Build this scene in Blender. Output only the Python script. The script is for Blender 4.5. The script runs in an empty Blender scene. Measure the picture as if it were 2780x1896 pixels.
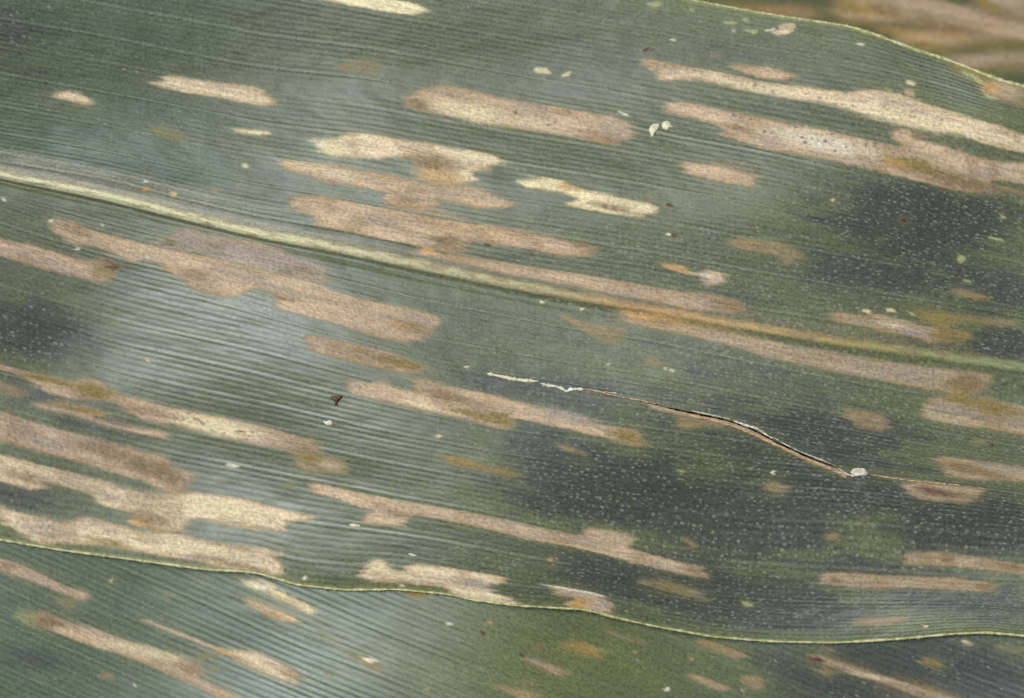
import bpy, math, time
import numpy as np
T0 = time.time()
scene = bpy.context.scene
COL = scene.collection

# ------------------------------------------------------------------ camera
PXM = 0.12 / 2780.0            # metres per photo pixel on the leaf: the view is 12 cm wide
CAMZ = 0.40
cam_d = bpy.data.cameras.new('camera'); cam = bpy.data.objects.new('camera', cam_d); COL.objects.link(cam)
cam.location = (0, 0, CAMZ)
cam_d.sensor_width = 36; cam_d.lens = 36 * CAMZ / 0.12
cam_d.clip_start = 0.01; cam_d.clip_end = 50
cam_d.dof.use_dof = True; cam_d.dof.focus_distance = CAMZ - 0.002; cam_d.dof.aperture_fstop = 8.5
scene.camera = cam

# ------------------------------------------------------------------ sky, sun, exposure
SUN_AZ = (-0.87, 0.50)         # the light comes from the upper left of the picture
SUN_EL = 61.0
W = bpy.data.worlds.new('World'); scene.world = W; W.use_nodes = True
wn = W.node_tree.nodes; wl = W.node_tree.links
sky = wn.new('ShaderNodeTexSky'); sky.sky_type = 'NISHITA'; sky.sun_disc = False
sky.sun_elevation = math.radians(SUN_EL)
sky.sun_rotation = math.atan2(SUN_AZ[0], SUN_AZ[1])
wn['Background'].inputs['Strength'].default_value = 0.065
wl.new(sky.outputs[0], wn['Background'].inputs['Color'])
sd_ = bpy.data.lights.new('sun', 'SUN'); sun = bpy.data.objects.new('sun', sd_); COL.objects.link(sun)
sd_.energy = 2.6; sd_.angle = math.radians(26); sd_.color = (1.0, 0.96, 0.88)
from mathutils import Vector
ce = math.cos(math.radians(SUN_EL)); nrm = math.hypot(*SUN_AZ)
Lv = Vector((SUN_AZ[0]/nrm*ce, SUN_AZ[1]/nrm*ce, math.sin(math.radians(SUN_EL))))
sun.rotation_euler = Lv.to_track_quat('Z', 'Y').to_euler()
sun.location = Lv * 1.0
vs = scene.view_settings
vs.view_transform = 'Standard'; vs.look = 'None'; vs.exposure = 0.55; vs.gamma = 1.0; vs.use_curve_mapping = False

# ------------------------------------------------------------------ helpers
rng = np.random.default_rng(7)
def sm(a, b, x):
    t = np.clip((x - a) / (b - a), 0, 1); return t * t * (3 - 2 * t)
def noise2(x, y, seed=0):
    """smooth value noise in -1..1"""
    r = np.random.default_rng(seed).random((257, 257)) * 2 - 1
    xi = np.floor(x).astype(int); yi = np.floor(y).astype(int)
    fx = x - xi; fy = y - yi; fx = fx*fx*(3-2*fx); fy = fy*fy*(3-2*fy)
    a = r[xi % 256, yi % 256]; b = r[(xi+1) % 256, yi % 256]; c = r[xi % 256, (yi+1) % 256]; d = r[(xi+1) % 256, (yi+1) % 256]
    return (a*(1-fx)+b*fx)*(1-fy) + (c*(1-fx)+d*fx)*fy
def fbm(x, y, seed=0, o=3):
    s = 0; a = 1; n = 0
    for k in range(o):
        s = s + a*noise2(x*2**k, y*2**k, seed+k); n += a; a *= .5
    return s/n
TILE = dict(A=(0,0), B=(700,0), C=(1400,0), D=(2080,0), E=(0,470), F=(700,470), G=(1400,470), H=(2080,470),
            I=(0,940), J=(700,940), K=(1400,940), L=(2080,940), M=(0,1396), N=(700,1396), O=(1400,1396), P=(2080,1396))
def pts(s):
    out = []
    for t in s.split():
        o = TILE[t[0]]; x, y = t[1:].split(','); out.append((o[0]+float(x)/3.17, o[1]+float(y)/3.17))
    return np.array(out)
def chaikin(p, n=2, closed=True):
    for _ in range(n):
        q = np.roll(p, -1, 0) if closed else p[1:]
        a = p if closed else p[:-1]
        r = np.empty((2*len(a), 2)); r[0::2] = .75*a+.25*q; r[1::2] = .25*a+.75*q
        if not closed: r = np.vstack([p[:1], r, p[-1:]])
        p = r
    return p
def round_poly(p, r):
    out = []
    for i in range(len(p)):
        a, b = p[i], p[(i+1) % len(p)]; l = np.hypot(*(b-a))+1e-9; t = min(.3, r/l); out += [a+(b-a)*t, b+(a-b)*t]
    return np.array(out)
def seg_dist(px, py, poly, closed=True):
    d = np.full(px.shape, 1e9); tt = np.zeros(px.shape); n = len(poly); L0 = 0
    for i in range(n if closed else n-1):
        a = poly[i]; b = poly[(i+1) % n]; e = b-a; l2 = e@e + 1e-9
        t = np.clip(((px-a[0])*e[0]+(py-a[1])*e[1])/l2, 0, 1)
        q = np.hypot(px-a[0]-t*e[0], py-a[1]-t*e[1]); m = q < d
        d = np.where(m, q, d); tt = np.where(m, L0+t*math.sqrt(l2), tt); L0 += math.sqrt(l2)
    return d, tt
def sdist(px, py, poly):
    d, _ = seg_dist(px, py, poly); ins = np.zeros(px.shape, bool); n = len(poly)
    for i in range(n):
        a = poly[i]; b = poly[(i+1) % n]
        c = (a[1] > py) != (b[1] > py)
        ins ^= c & (px < (b[0]-a[0])*(py-a[1])/((b[1]-a[1]) if abs(b[1]-a[1]) > 1e-9 else 1e-9) + a[0])
    return np.where(ins, -d, d)
def to_world(px, py, h):
    k = (CAMZ - h)/CAMZ*PXM
    return np.stack([(px-1390)*k, -(py-948)*k, h+0*px], -1)
def mesh_from(name, co, faces, mat, parent=None, nor=None, attrs=None, smooth=True):
    me = bpy.data.meshes.new(name); nv = len(co); nf = len(faces); k = faces.shape[1]
    me.vertices.add(nv); me.vertices.foreach_set('co', np.ascontiguousarray(co, np.float32).ravel())
    me.loops.add(nf*k); me.loops.foreach_set('vertex_index', faces.astype(np.int32).ravel())
    me.polygons.add(nf); me.polygons.foreach_set('loop_start', np.arange(0, nf*k, k, dtype=np.int32))
    me.polygons.foreach_set('use_smooth', np.full(nf, smooth))
    me.update(calc_edges=True)
    for an, (ty, val) in (attrs or {}).items():
        at = me.attributes.new(an, ty, 'POINT')
        key = {'FLOAT': 'value', 'FLOAT_COLOR': 'color', 'FLOAT_VECTOR': 'vector'}[ty]
        at.data.foreach_set(key, np.ascontiguousarray(val, np.float32).ravel())
    if nor is not None: me.normals_split_custom_set_from_vertices(nor.astype(np.float32))
    me.materials.append(mat)
    o = bpy.data.objects.new(name, me); COL.objects.link(o)
    if parent: o.parent = parent
    return o
def empty(name, label, cat, loc=(0, 0, 0), group=None):
    o = bpy.data.objects.new(name, None); COL.objects.link(o); o.location = loc; o.empty_display_size = .01
    o['label'] = label; o['category'] = cat
    if group: o['group'] = group
    return o

# ------------------------------------------------------------------ materials
def new_mat(name):
    m = bpy.data.materials.new(name); m.use_nodes = True
    nt = m.node_tree; return m, nt, nt.nodes['Principled BSDF']
def N(nt, t, **kw):
    n = nt.nodes.new(t)
    for k, v in kw.items(): setattr(n, k, v)
    return n
def math_n(nt, op, a, b=None, clamp=False):
    n = N(nt, 'ShaderNodeMath', operation=op, use_clamp=clamp)
    for i, v in enumerate((a, b)):
        if v is None: continue
        if isinstance(v, (int, float)): n.inputs[i].default_value = v
        else: nt.links.new(v, n.inputs[i])
    return n.outputs[0]
def mapr(nt, v, a, b, c, d, smooth=True):
    n = N(nt, 'ShaderNodeMapRange', interpolation_type='SMOOTHSTEP' if smooth else 'LINEAR')
    nt.links.new(v, n.inputs[0])
    for i, q in enumerate((a, b, c, d)): n.inputs[i+1].default_value = q
    return n.outputs[0]
def mixc(nt, f, a, b, mode='MIX'):
    n = N(nt, 'ShaderNodeMix', data_type='RGBA', blend_type=mode)
    for k, v in ((0, f), (6, a), (7, b)):
        if isinstance(v, (int, float)): n.inputs[k].default_value = v
        elif isinstance(v, tuple): n.inputs[k].default_value = (*v, 1)
        else: nt.links.new(v, n.inputs[k])
    return n.outputs[2]
def leaf_material(name, spec=0.85, rough=0.45):
    m, nt, b = new_mat(name); lk = nt.links.new
    at = lambda n: N(nt, 'ShaderNodeAttribute', attribute_name=n)
    col = at('col').outputs['Color']; les = at('les').outputs['Fac']; dust = at('dust').outputs['Fac']
    uv = at('leaf_uv').outputs['Vector']             # along the veins, across the veins (in photo pixels)
    def coords(sx, sy):
        mp = N(nt, 'ShaderNodeMapping'); mp.inputs['Scale'].default_value = (sx, sy, 1); lk(uv, mp.inputs['Vector']); return mp.outputs[0]
    def noise(sx, sy, det=2, rgh=.6):
        n = N(nt, 'ShaderNodeTexNoise', noise_dimensions='2D'); n.inputs['Scale'].default_value = 1
        n.inputs['Detail'].default_value = det; n.inputs['Roughness'].default_value = rgh
        lk(coords(sx, sy), n.inputs['Vector']); return n
    # living tissue: cell-scale mottling and short streaks
    g1 = noise(1/22, 1/7, 3).outputs[0]; g2 = noise(1/8, 1/6.5, 2).outputs[0]
    gm = math_n(nt, 'ADD', mapr(nt, g1, .3, .7, -.20, .20, False), mapr(nt, g2, .28, .72, -.27, .27, False))
    # dead tissue: finer grain, greyish and pinkish flecks
    l1 = noise(1/10, 1/7.5, 2, .65).outputs[0]; l2 = noise(1/40, 1/4, 2).outputs[0]
    lm = math_n(nt, 'ADD', mapr(nt, l1, .28, .72, -.17, .17, False), mapr(nt, l2, .3, .7, -.16, .16, False))
    fac = N(nt, 'ShaderNodeMix', data_type='FLOAT'); lk(les, fac.inputs[0]); lk(gm, fac.inputs[2]); lk(lm, fac.inputs[3])
    bri = math_n(nt, 'ADD', fac.outputs[0], 1.0)
    vm = N(nt, 'ShaderNodeVectorMath', operation='SCALE'); lk(col, vm.inputs[0]); lk(bri, vm.inputs[3])
    c = vm.outputs[0]
    grey = mapr(nt, noise(1/9, 1/8, 2, .6).outputs[0], .40, .70, 0, .7)
    c = mixc(nt, math_n(nt, 'MULTIPLY', grey, les), c, (.64, .70, .80), 'MULTIPLY')
    # pale dust / wax dots sitting in rows along the veins
    n_b = noise(1/120, 1/45, 2).outputs[0]; n_c = noise(1/31, 1/31, 1).outputs[0]
    dens = math_n(nt, 'ADD', dust, mapr(nt, n_b, .3, .7, -.25, .25, False))
    def dots(sx, sy, r0, r1, a0, a1):
        mp = coords(1/sx, 1/sy); wob = N(nt, 'ShaderNodeVectorMath', operation='ADD'); sc = N(nt, 'ShaderNodeVectorMath', operation='SCALE')
        nz = noise(1/(sx*.6), 1/(sy*.6), 1); lk(nz.outputs['Color'], sc.inputs[0]); sc.inputs[3].default_value = .45
        lk(mp, wob.inputs[0]); lk(sc.outputs[0], wob.inputs[1])
        vo = N(nt, 'ShaderNodeTexVoronoi', voronoi_dimensions='2D', feature='F1'); vo.inputs['Scale'].default_value = 1
        lk(wob.outputs[0], vo.inputs['Vector'])
        sep = N(nt, 'ShaderNodeSeparateColor'); lk(vo.outputs['Color'], sep.inputs[0])
        rad = mapr(nt, sep.outputs[1], 0, 1, r0, r1, False)
        d = math_n(nt, 'MULTIPLY', math_n(nt, 'SUBTRACT', rad, vo.outputs['Distance']), 5.5, True)
        on = mapr(nt, math_n(nt, 'SUBTRACT', dens, sep.outputs[0]), 0, .3, 0, 1)
        return math_n(nt, 'MULTIPLY', math_n(nt, 'MULTIPLY', d, on), mapr(nt, sep.outputs[2], 0, 1, a0, a1, False))
    dot = math_n(nt, 'MAXIMUM', dots(17, 10, .14, .42, .15, .72), dots(47, 26, .04, .18, .5, .9))
    dot = math_n(nt, 'MULTIPLY', dot, math_n(nt, 'SUBTRACT', 1.0, les))
    dcol = mixc(nt, mapr(nt, n_c, .35, .65, 0, 1), (.19, .185, .085), (.20, .225, .17))
    c = mixc(nt, dot, c, dcol)
    lk(c, b.inputs['Base Color'])
    r = math_n(nt, 'ADD', math_n(nt, 'MULTIPLY', les, .30), mapr(nt, g2, .2, .8, rough-.07, rough+.09, False))
    lk(math_n(nt, 'ADD', r, math_n(nt, 'MULTIPLY', dot, .3)), b.inputs['Roughness'])
    lk(mapr(nt, les, 0, 1, spec, spec*.35, False), b.inputs['Specular IOR Level'])
    b.inputs['Specular Tint'].default_value = (.76, .86, 1.0, 1)
    bp = N(nt, 'ShaderNodeBump'); bp.inputs['Strength'].default_value = .55; bp.inputs['Distance'].default_value = 4e-5
    hh = math_n(nt, 'ADD', math_n(nt, 'ADD', math_n(nt, 'MULTIPLY', g1, .5), math_n(nt, 'MULTIPLY', l1, .55)), math_n(nt, 'MULTIPLY', dot, .7))
    lk(hh, bp.inputs['Height']); lk(bp.outputs[0], b.inputs['Normal'])
    return m
MLEAF = leaf_material('leaf_tissue')
MBACK = leaf_material('withered_leaf_tissue', .3, .5)
def simple_mat(name, c1, c2, scale, rough=.6, spec=.3):
    m, nt, b = new_mat(name); tc = N(nt, 'ShaderNodeTexCoord'); n = N(nt, 'ShaderNodeTexNoise')
    n.inputs['Scale'].default_value = scale; n.inputs['Detail'].default_value = 4
    nt.links.new(tc.outputs['Object'], n.inputs['Vector'])
    f = mapr(nt, n.outputs[0], .35, .65, 0, 1); nt.links.new(mixc(nt, f, c1, c2), b.inputs['Base Color'])
    b.inputs['Roughness'].default_value = rough; b.inputs['Specular IOR Level'].default_value = spec
    bp = N(nt, 'ShaderNodeBump'); bp.inputs['Strength'].default_value = .4; bp.inputs['Distance'].default_value = 5e-5
    nt.links.new(n.outputs[0], bp.inputs['Height']); nt.links.new(bp.outputs[0], b.inputs['Normal'])
    return m
MCREAM = simple_mat('cream_tissue', (.62, .62, .42), (.46, .43, .28), 3000)
MWHITE = simple_mat('pale_torn_tissue', (.66, .68, .58), (.42, .36, .25), 2500)
MTAN = simple_mat('tan_torn_tissue', (.50, .36, .20), (.36, .22, .10), 2500)
MDIRT = simple_mat('dark_crumb', (.035, .022, .016), (.16, .085, .04), 4500)
MRIM = simple_mat('leaf_margin', (.26, .28, .09), (.50, .47, .28), 1800, .5)
MSOIL = simple_mat('soil', (.035, .028, .02), (.09, .07, .05), 60, .9)

# ------------------------------------------------------------------ colours (albedo)
STY = dict(tan=(.405,.305,.205), pink=(.365,.275,.195), pale=(.52,.42,.285), cream=(.61,.53,.335), brown=(.20,.138,.072),
           olive=(.17,.148,.07), mustard=(.205,.152,.05), orange=(.44,.26,.09), yellow=(.19,.195,.065), white=(.66,.66,.54),
           lime=(.32,.35,.17), red=(.08,.028,.017), faint=(.225,.182,.10), lilac=(.30,.255,.21), drab=(.275,.218,.145), green=(.06,.10,.035))
STY = {k: np.array(v)*np.array((1, .985, .92)) for k, v in STY.items()}

# ------------------------------------------------------------------ lie of the leaves: vein guides (photo pixels)
def extend(g, x):
    g = np.array(g, float)
    y = np.interp(x, g[:, 0], g[:, 1])
    s0 = (g[1, 1]-g[0, 1])/(g[1, 0]-g[0, 0]); s1 = (g[-1, 1]-g[-2, 1])/(g[-1, 0]-g[-2, 0])
    y = np.where(x < g[0, 0], g[0, 1]+s0*(x-g[0, 0]), y); return np.where(x > g[-1, 0], g[-1, 1]+s1*(x-g[-1, 0]), y)
def smooth_curve(g, x, sig):
    xx = np.arange(x.min()-4*sig, x.max()+4*sig+1, 1.0); y = extend(g, xx)
    k = np.exp(-.5*(np.arange(-3*sig, 3*sig+1)/sig)**2); k /= k.sum(); h = len(k)//2
    ys = np.convolve(np.pad(y, h, mode='reflect', reflect_type='odd'), k, 'valid')
    return np.interp(x, xx, ys)
GUIDES = [  # (v, [(x, y), ...]); v is the row's height at x = 1400
 (-90, [(0,-390),(700,-235),(1400,-90),(1873,0),(2080,38),(2301,71),(2395,101),(2490,137),(2572,162),(2711,217),(2780,235)]),
 (103, [(0,-150),(700,-20),(1000,32),(1400,103),(1731,161),(2080,221),(2332,262),(2506,292),(2780,362)]),
 (272, [(0,31),(350,97),(700,164),(1000,197),(1190,232),(1400,272),(1671,318),(1952,373),(2100,402),(2301,447),(2490,490),(2780,570)]),
 (536, [(0,287),(315,341),(700,420),(1015,467),(1079,483),(1331,524),(1400,536),(1779,596),(2100,656),(2450,722),(2780,790)]),
 (776, [(0,476),(284,533),(473,580),(694,634),(889,669),(1110,716),(1394,776),(1526,801),(1715,833),(1905,867),(2094,899),(2332,940),(2490,959),(2648,983),(2780,1001)]),
 (900, [(0,555),(136,596),(378,662),(700,737),(984,810),(1195,864),(1450,910),(1715,955),(1936,1000),(2364,1085),(2780,1165)]),
 (1300,[(0,987),(189,1035),(315,1074),(505,1117),(700,1158),(855,1192),(1047,1232),(1400,1300),(1700,1345),(2000,1375),(2300,1395),(2780,1440)]),
 (1420,[(0,1117),(221,1183),(451,1240),(700,1287),(842,1315),(1015,1347),(1400,1420),(1715,1491),(1920,1535),(2210,1558),(2500,1572),(2780,1590)]),
 (1645,[(0,1467),(158,1494),(347,1519),(568,1549),(640,1551),(700,1557),(810,1590),(940,1603),(1079,1601),(1217,1614),(1277,1629),(1400,1645),(1589,1656),(1668,1677),(1766,1699),(1936,1730),(2100,1743),(2269,1746),(2427,1737),(2585,1722),(2679,1718),(2780,1727)])]
def lattice(x, v):
    V = np.array([g[0] for g in GUIDES], float)
    Y = np.stack([smooth_curve(g[1], x, 14 if i in (0, 8) else 45) for i, g in enumerate(GUIDES)])
    h = np.diff(V)[:, None]; d = np.diff(Y, axis=0)/h; n = len(V)
    m = np.zeros_like(Y); m[0] = d[0]; m[-1] = d[-1]
    for k in range(1, n-1):
        w1 = 2*h[k]+h[k-1]; w2 = h[k]+2*h[k-1]
        m[k] = (w1+w2)/(w1/np.maximum(d[k-1], .02)+w2/np.maximum(d[k], .02))
    idx = np.clip(np.searchsorted(V, v)-1, 0, n-2); t = ((v-V[idx])/h[idx, 0])[:, None]; hh = h[idx]
    return ((2*t**3-3*t**2+1)*Y[idx]+(t**3-2*t**2+t)*hh*m[idx]+(-2*t**3+3*t**2)*Y[idx+1]+(t**3-t**2)*hh*m[idx+1])

# broad waves of the blade: tilt towards the light at places of the leaf, integrated to a height
def relief(blobs, base, slope, pad=700, step=10, lam=4e2):
    gx = np.arange(-pad, 2780+pad, step); gy = np.arange(-pad, 1896+pad, step)
    X, Y = np.meshgrid(gx, gy); t = np.full(X.shape, float(base))
    for (x, y, rx, ry, a) in blobs: t += a*np.exp(-(((X-x)/rx)**2+((Y-y)/ry)**2))
    t = slope*np.clip(t, -1.15, 1.15)
    win = sm(-pad, -150, X)*sm(2780+pad, 2930, X)*sm(-pad, -150, Y)*sm(1896+pad, 2046, Y)
    t = (t - t.mean())*win
    kx = np.fft.fftfreq(len(gx), step)*2*np.pi; ky = np.fft.fftfreq(len(gy), step)*2*np.pi
    KX, KY = np.meshgrid(kx, ky); ax, ay = SUN_AZ[0]/nrm, -SUN_AZ[1]/nrm
    Dk = 1j*(KX*ax+KY*ay); k2 = KX**2+KY**2
    Hk = np.conj(Dk)*(-np.fft.fft2(t))/(np.abs(Dk)**2+lam*k2**2+0.09*k2+3e-8)
    h = np.real(np.fft.ifft2(Hk)); h -= h[pad//step:-pad//step, pad//step:-pad//step].mean()
    def f(px, py):
        u = np.clip((px+pad)/step, 0, len(gx)-1.001); w = np.clip((py+pad)/step, 0, len(gy)-1.001)
        i = u.astype(int); j = w.astype(int); a = u-i; b = w-j
        q = (px-1390)*ax+(py-948)*ay                     # the leaves lie in a shallow trough
        return q*q/(2*CAMZ/PXM*1.88)+(h[j, i]*(1-a)+h[j, i+1]*a)*(1-b)+(h[j+1, i]*(1-a)+h[j+1, i+1]*a)*b
    return f

def grid_normals(co):
    du = np.gradient(co, axis=1); dv = np.gradient(co, axis=0)
    n = np.cross(du, dv); n *= np.sign(n[..., 2:3]); return n/np.linalg.norm(n, axis=-1, keepdims=True)

class Leaf:
    """A dense sheet whose rows follow the veins; patches of dead tissue are cut out of it as parts."""
    def __init__(s, x, v, px, py, spacing, seed):
        s.x, s.v, s.px, s.py = x, v, px, py; s.sp = spacing
        s.U, s.V = np.meshgrid(x, v); s.seed = seed; sh = px.shape
        s.ids = np.full(sh, -1); s.les = np.zeros(sh); s.dust = np.zeros(sh); s.names = []
        r = np.random.default_rng(seed)
        nv = int((v.max()-v.min())/spacing)+6; s.va = .55+.75*r.random(nv); s.major = np.zeros(nv)
        k = 3
        while k < nv: s.major[k] = .6+.4*r.random(); k += r.integers(4, 8)
        w = (s.V-v.min())/spacing + .22*noise2(s.U/260, s.V/60, seed+5); s.vi = np.clip(np.round(w).astype(int), 0, nv-1); s.vf = w-np.round(w)
        # ragged per-vein shift of the patch ends
        s.jx = 15*noise2(s.V/(spacing*.9), s.U/160, seed+1)+13*noise2(s.V/(spacing*.37), s.U/90, seed+9)+5*noise2(s.U/9, s.V/7, seed+2)
        s.jy = 1.6*noise2(s.U/90, s.V/25, seed+3)+.8*noise2(s.U/9, s.V/9, seed+4)
    def ridges(s):
        prof = np.cos(2*np.pi*s.vf); k = s.va[s.vi]; lon = 1+.35*noise2(s.U/70, s.vi*.7, s.seed+8)
        maj = s.major[s.vi]*np.exp(-(s.vf*s.sp/4.0)**2)
        return .25*k*lon*(2*np.abs(np.cos(np.pi*s.vf))**1.4-1), maj
    def paint(s, col, specs):
        for sp in specs:
            style, poly = sp[0], pts(sp[1]) if isinstance(sp[1], str) else sp[1]
            opt = sp[2] if len(sp) > 2 else {}
            poly = round_poly(round_poly(poly, 6), 2); soft = opt.get('soft', 3.5)*1.35; am = opt.get('amt', 1.0)
            x0, y0 = poly.min(0)-45; x1, y1 = poly.max(0)+45
            m = (s.px > x0) & (s.px < x1) & (s.py > y0) & (s.py < y1)
            if not m.any(): continue
            jit = opt.get('jit', 1.0)
            X = s.px[m]+jit*s.jx[m]; Y = s.py[m]+jit*s.jy[m]; d = sdist(X, Y, poly)
            U = s.U[m]; V = s.V[m]
            wn_ = 1.6*noise2(U/11, V/9, s.seed+18); ft = opt.get('feather', 8)
            a = am*(1-sm(-soft, soft, d+wn_))
            if ft:                                        # the ends fade out along the veins, the long sides stay crisp
                a = (a*2+am*(1-sm(-soft, soft, sdist(X-ft, Y-.2*ft, poly)+wn_))+am*(1-sm(-soft, soft, sdist(X+ft, Y+.2*ft, poly)+wn_)))/4
            if style in ('faint', 'olive', 'mustard', 'yellow'): a = a*np.clip(.86+.4*fbm(U/40, V/9, s.seed+17, 2), 0, 1)
            base = STY[style]; c = np.broadcast_to(base, (len(U), 3)).copy()
            if opt.get('var', 1):
                n1 = fbm(U/130, V/26, s.seed+20, 3); n2 = noise2(U/190, V/4.5, s.seed+23); n3 = fbm(U/60, V/40, s.seed+26, 2)
                c = c*(1+.17*n2[:, None])
                w = sm(.0, .42, n1)[:, None]*.75; c = c*(1-w)+np.minimum(base*1.32, .8)*w
                w = sm(.0, .42, -n1)[:, None]*.7; c = c*(1-w)+(base*.2+STY['lilac']*.75)*w
                w = sm(.12, .5, n3)[:, None]*.55; c = c*(1-w)+(base*.35+STY['brown']*.65)*w
                ev = np.clip(.55+.9*noise2(U/70, V/30, s.seed+28), 0, 1)
                e = (np.exp(-((d+4)/6.0)**2)*opt.get('edge', .36)*ev)[:, None]; c = c*(1-e)+np.array((.36, .215, .075))*e
                e2 = (np.exp(-((d+13)/7.0)**2)*.4*(1-ev))[:, None]; c = c*(1-e2)+np.minimum(base*1.4, .8)*e2
            hal = opt.get('halo', .65)*np.exp(-np.clip(d, 0, None)/opt.get('hr', 11))*(d > -soft)*np.clip(.75+.6*noise2(U/60, V/25, s.seed+29), 0, 1)
            hal = (hal*(1-a))[:, None]
            cc = col[m]; cc = cc*(1-hal)+np.array(opt.get('hc', (.135, .125, .04)))*hal
            col[m] = cc*(1-a[:, None])+c*a[:, None]
            s.les[m] = np.maximum(s.les[m], a*opt.get('dead', 1.0))
            s.dust[m] *= (1-.9*np.clip(a+hal[:, 0]*.5, 0, 1))
            if opt.get('part', True):
                q = s.ids[m]; q[d < 0] = len(s.names); s.ids[m] = q
                s.names.append((opt.get('name', 'lesion'), opt.get('label')))
        return col
    def blot(s, col, blots):
        for (tok, rx, ry, style, a) in blots:
            (x, y), = pts(tok); sl = .2
            m = (abs(s.px-x) < 3*rx) & (abs(s.py-y) < 3*(ry+.2*rx))
            X = s.px[m]-x+s.jx[m]; Y = s.py[m]-y-sl*(s.px[m]-x)+s.jy[m]*1.5
            w = (1.6*a*np.exp(-(((X/rx)**2+(Y/ry)**2)/1.3)**1.6)*(.85+.3*noise2(s.U[m]/12, s.V[m]/7, s.seed+40)))[:, None].clip(0, .96)
            col[m] = col[m]*(1-w)+STY[style]*w
        return col
    def build(s, root, h, col, mat, extra, drop):
        co = to_world(s.px, s.py, h); nor = grid_normals(co); s.co = co
        R, C = s.px.shape; idx = np.arange(R*C).reshape(R, C)
        F = np.stack([idx[1:, :-1], idx[1:, 1:], idx[:-1, 1:], idx[:-1, :-1]], -1).reshape(-1, 4)
        fid = s.ids[:-1, :-1].copy()
        for k, (mask, nm, lb) in enumerate(extra):
            s.names.append((nm, lb)); fid[mask[:-1, :-1] & ((fid < 0))] = len(s.names)-1
        keep = ~drop[:-1, :-1]; fid = np.where(keep, fid, -2).ravel()
        cof = co.reshape(-1, 3); nf = nor.reshape(-1, 3); at = {}
        cf = np.concatenate([col.reshape(-1, 3), np.ones((R*C, 1))], 1); lf = s.les.ravel(); df = s.dust.ravel()
        uvf = np.stack([s.U.ravel(), s.V.ravel(), 0*s.U.ravel()], -1)
        small = np.bincount(fid[fid >= 0], minlength=len(s.names)) if len(s.names) else []
        for i, n in enumerate(small):
            if 0 < n < 6: fid[fid == i] = -1
        for i in range(-1, len(s.names)):
            sel = F[fid == i]
            if len(sel) == 0: continue
            u, inv = np.unique(sel, return_inverse=True); inv = inv.reshape(sel.shape)
            nm, lb = ('blade', None) if i < 0 else s.names[i]
            o = mesh_from(nm, cof[u], inv, mat, root, nf[u], dict(col=('FLOAT_COLOR', cf[u]), les=('FLOAT', lf[u]),
                          dust=('FLOAT', df[u]), leaf_uv=('FLOAT_VECTOR', uvf[u])))
            if lb: o['label'] = lb
    def surf(s, x, y):
        k = np.argmin((s.px-x)**2+(s.py-y)**2); return s.co.reshape(-1, 3)[k]

# ------------------------------------------------------------------ ground far below
g = 3.0
mesh_gr = mesh_from('ground', np.array([(-g,-g,-.0215),(g,-g,-.0215),(g,g,-.0215),(-g,g,-.0215)]), np.array([[0,1,2,3]]), MSOIL, smooth=False)
mesh_gr['kind'] = 'structure'

# ------------------------------------------------------------------ 1. the large leaf
x = np.arange(-170, 2955, 4.5); v = np.arange(-90, 1645.5, 2.0)
PY = lattice(x, v); PX = np.broadcast_to(x, PY.shape).copy()
big = Leaf(x, v, PX, PY, 14.0, 11)
TILT = [(560,950,340,170,1.1),(430,800,260,110,.5),(720,1390,260,110,.75),(1090,1490,260,70,.75),(950,320,330,150,.9),(1250,430,300,90,.5),
 (1520,400,380,150,1.0),(2230,310,280,110,.9),(2620,240,130,60,.8),(1960,480,200,80,.65),(840,1180,280,110,.75),
 (180,420,300,60,.5),(1070,1350,230,70,.7),(2480,1655,150,60,.35),(780,120,300,70,.15),
 (20,80,200,140,-.6),(300,200,330,130,-.6),(500,480,250,50,-.2),(50,920,230,100,-.85),(330,1140,260,70,-.6),(60,1330,200,60,-.4),(2520,610,380,170,-1.0),(2650,890,260,80,-.8),
 (1700,1350,420,150,-1.0),(1850,1600,380,110,-1.1),(2650,1400,350,150,-1.0),(2200,1180,520,150,-.7),(1330,960,300,110,-.3),
 (1250,120,330,80,-.5),(1150,800,250,60,-.3),(2780,330,120,60,-.4)]
relief_big = relief(TILT, .15, .29)
H0 = relief_big(PX, PY)                                  # in photo pixels
rid, maj = big.ridges()
Mv = 776.0; dm = big.V-Mv                                # distance from the midrib (photo pixels, + is down)
taper = np.interp(PX, [0, 900, 1700, 2780], [1, .8, .6, .45])
H = H0+rid*sm(14, 40, abs(dm))+.8*maj
H += taper*(9*np.exp(-((dm+4)/13)**2)-6*np.exp(-((dm-26)/14)**2)-3*np.exp(-((dm+38)/16)**2)-14*np.exp(-(dm/130)**2))
edge_b = 1645-big.V; edge_t = big.V+90
H += -5*np.exp(-edge_b/30)-6*np.exp(-edge_t/40)
H += 1.2*fbm(PX/70, big.V/30, 90, 2)
# the split: a gap with curled lips
CR = pts('K800,415 K1000,455 K1200,500 K1400,550 K1650,600 K1850,645 K2050,722 K2219,815 L60,815 L200,880 L400,972 L600,1045 L700,1100')
CRs = chaikin(CR, 2, False)
mcr = (PX > 1600) & (PX < 2360) & (PY > 1030) & (PY < 1340)
dcr = np.full(PX.shape, 1e9); tcr = np.zeros(PX.shape); dcr[mcr], tcr[mcr] = seg_dist(PX[mcr], PY[mcr], CRs, False)
TL = np.hypot(*np.diff(CRs, axis=0).T).sum(); tn = tcr/TL
gapw = 2.1*sm(.04, .35, tn)*sm(1.0, .86, tn)*(1+.3*noise2(PX/17, PY*0, 3))
gap = (dcr < gapw)
lip = np.exp(-dcr/9)*sm(0, .3, tn)*sm(1, .85, tn); H += 3.5*lip
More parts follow.
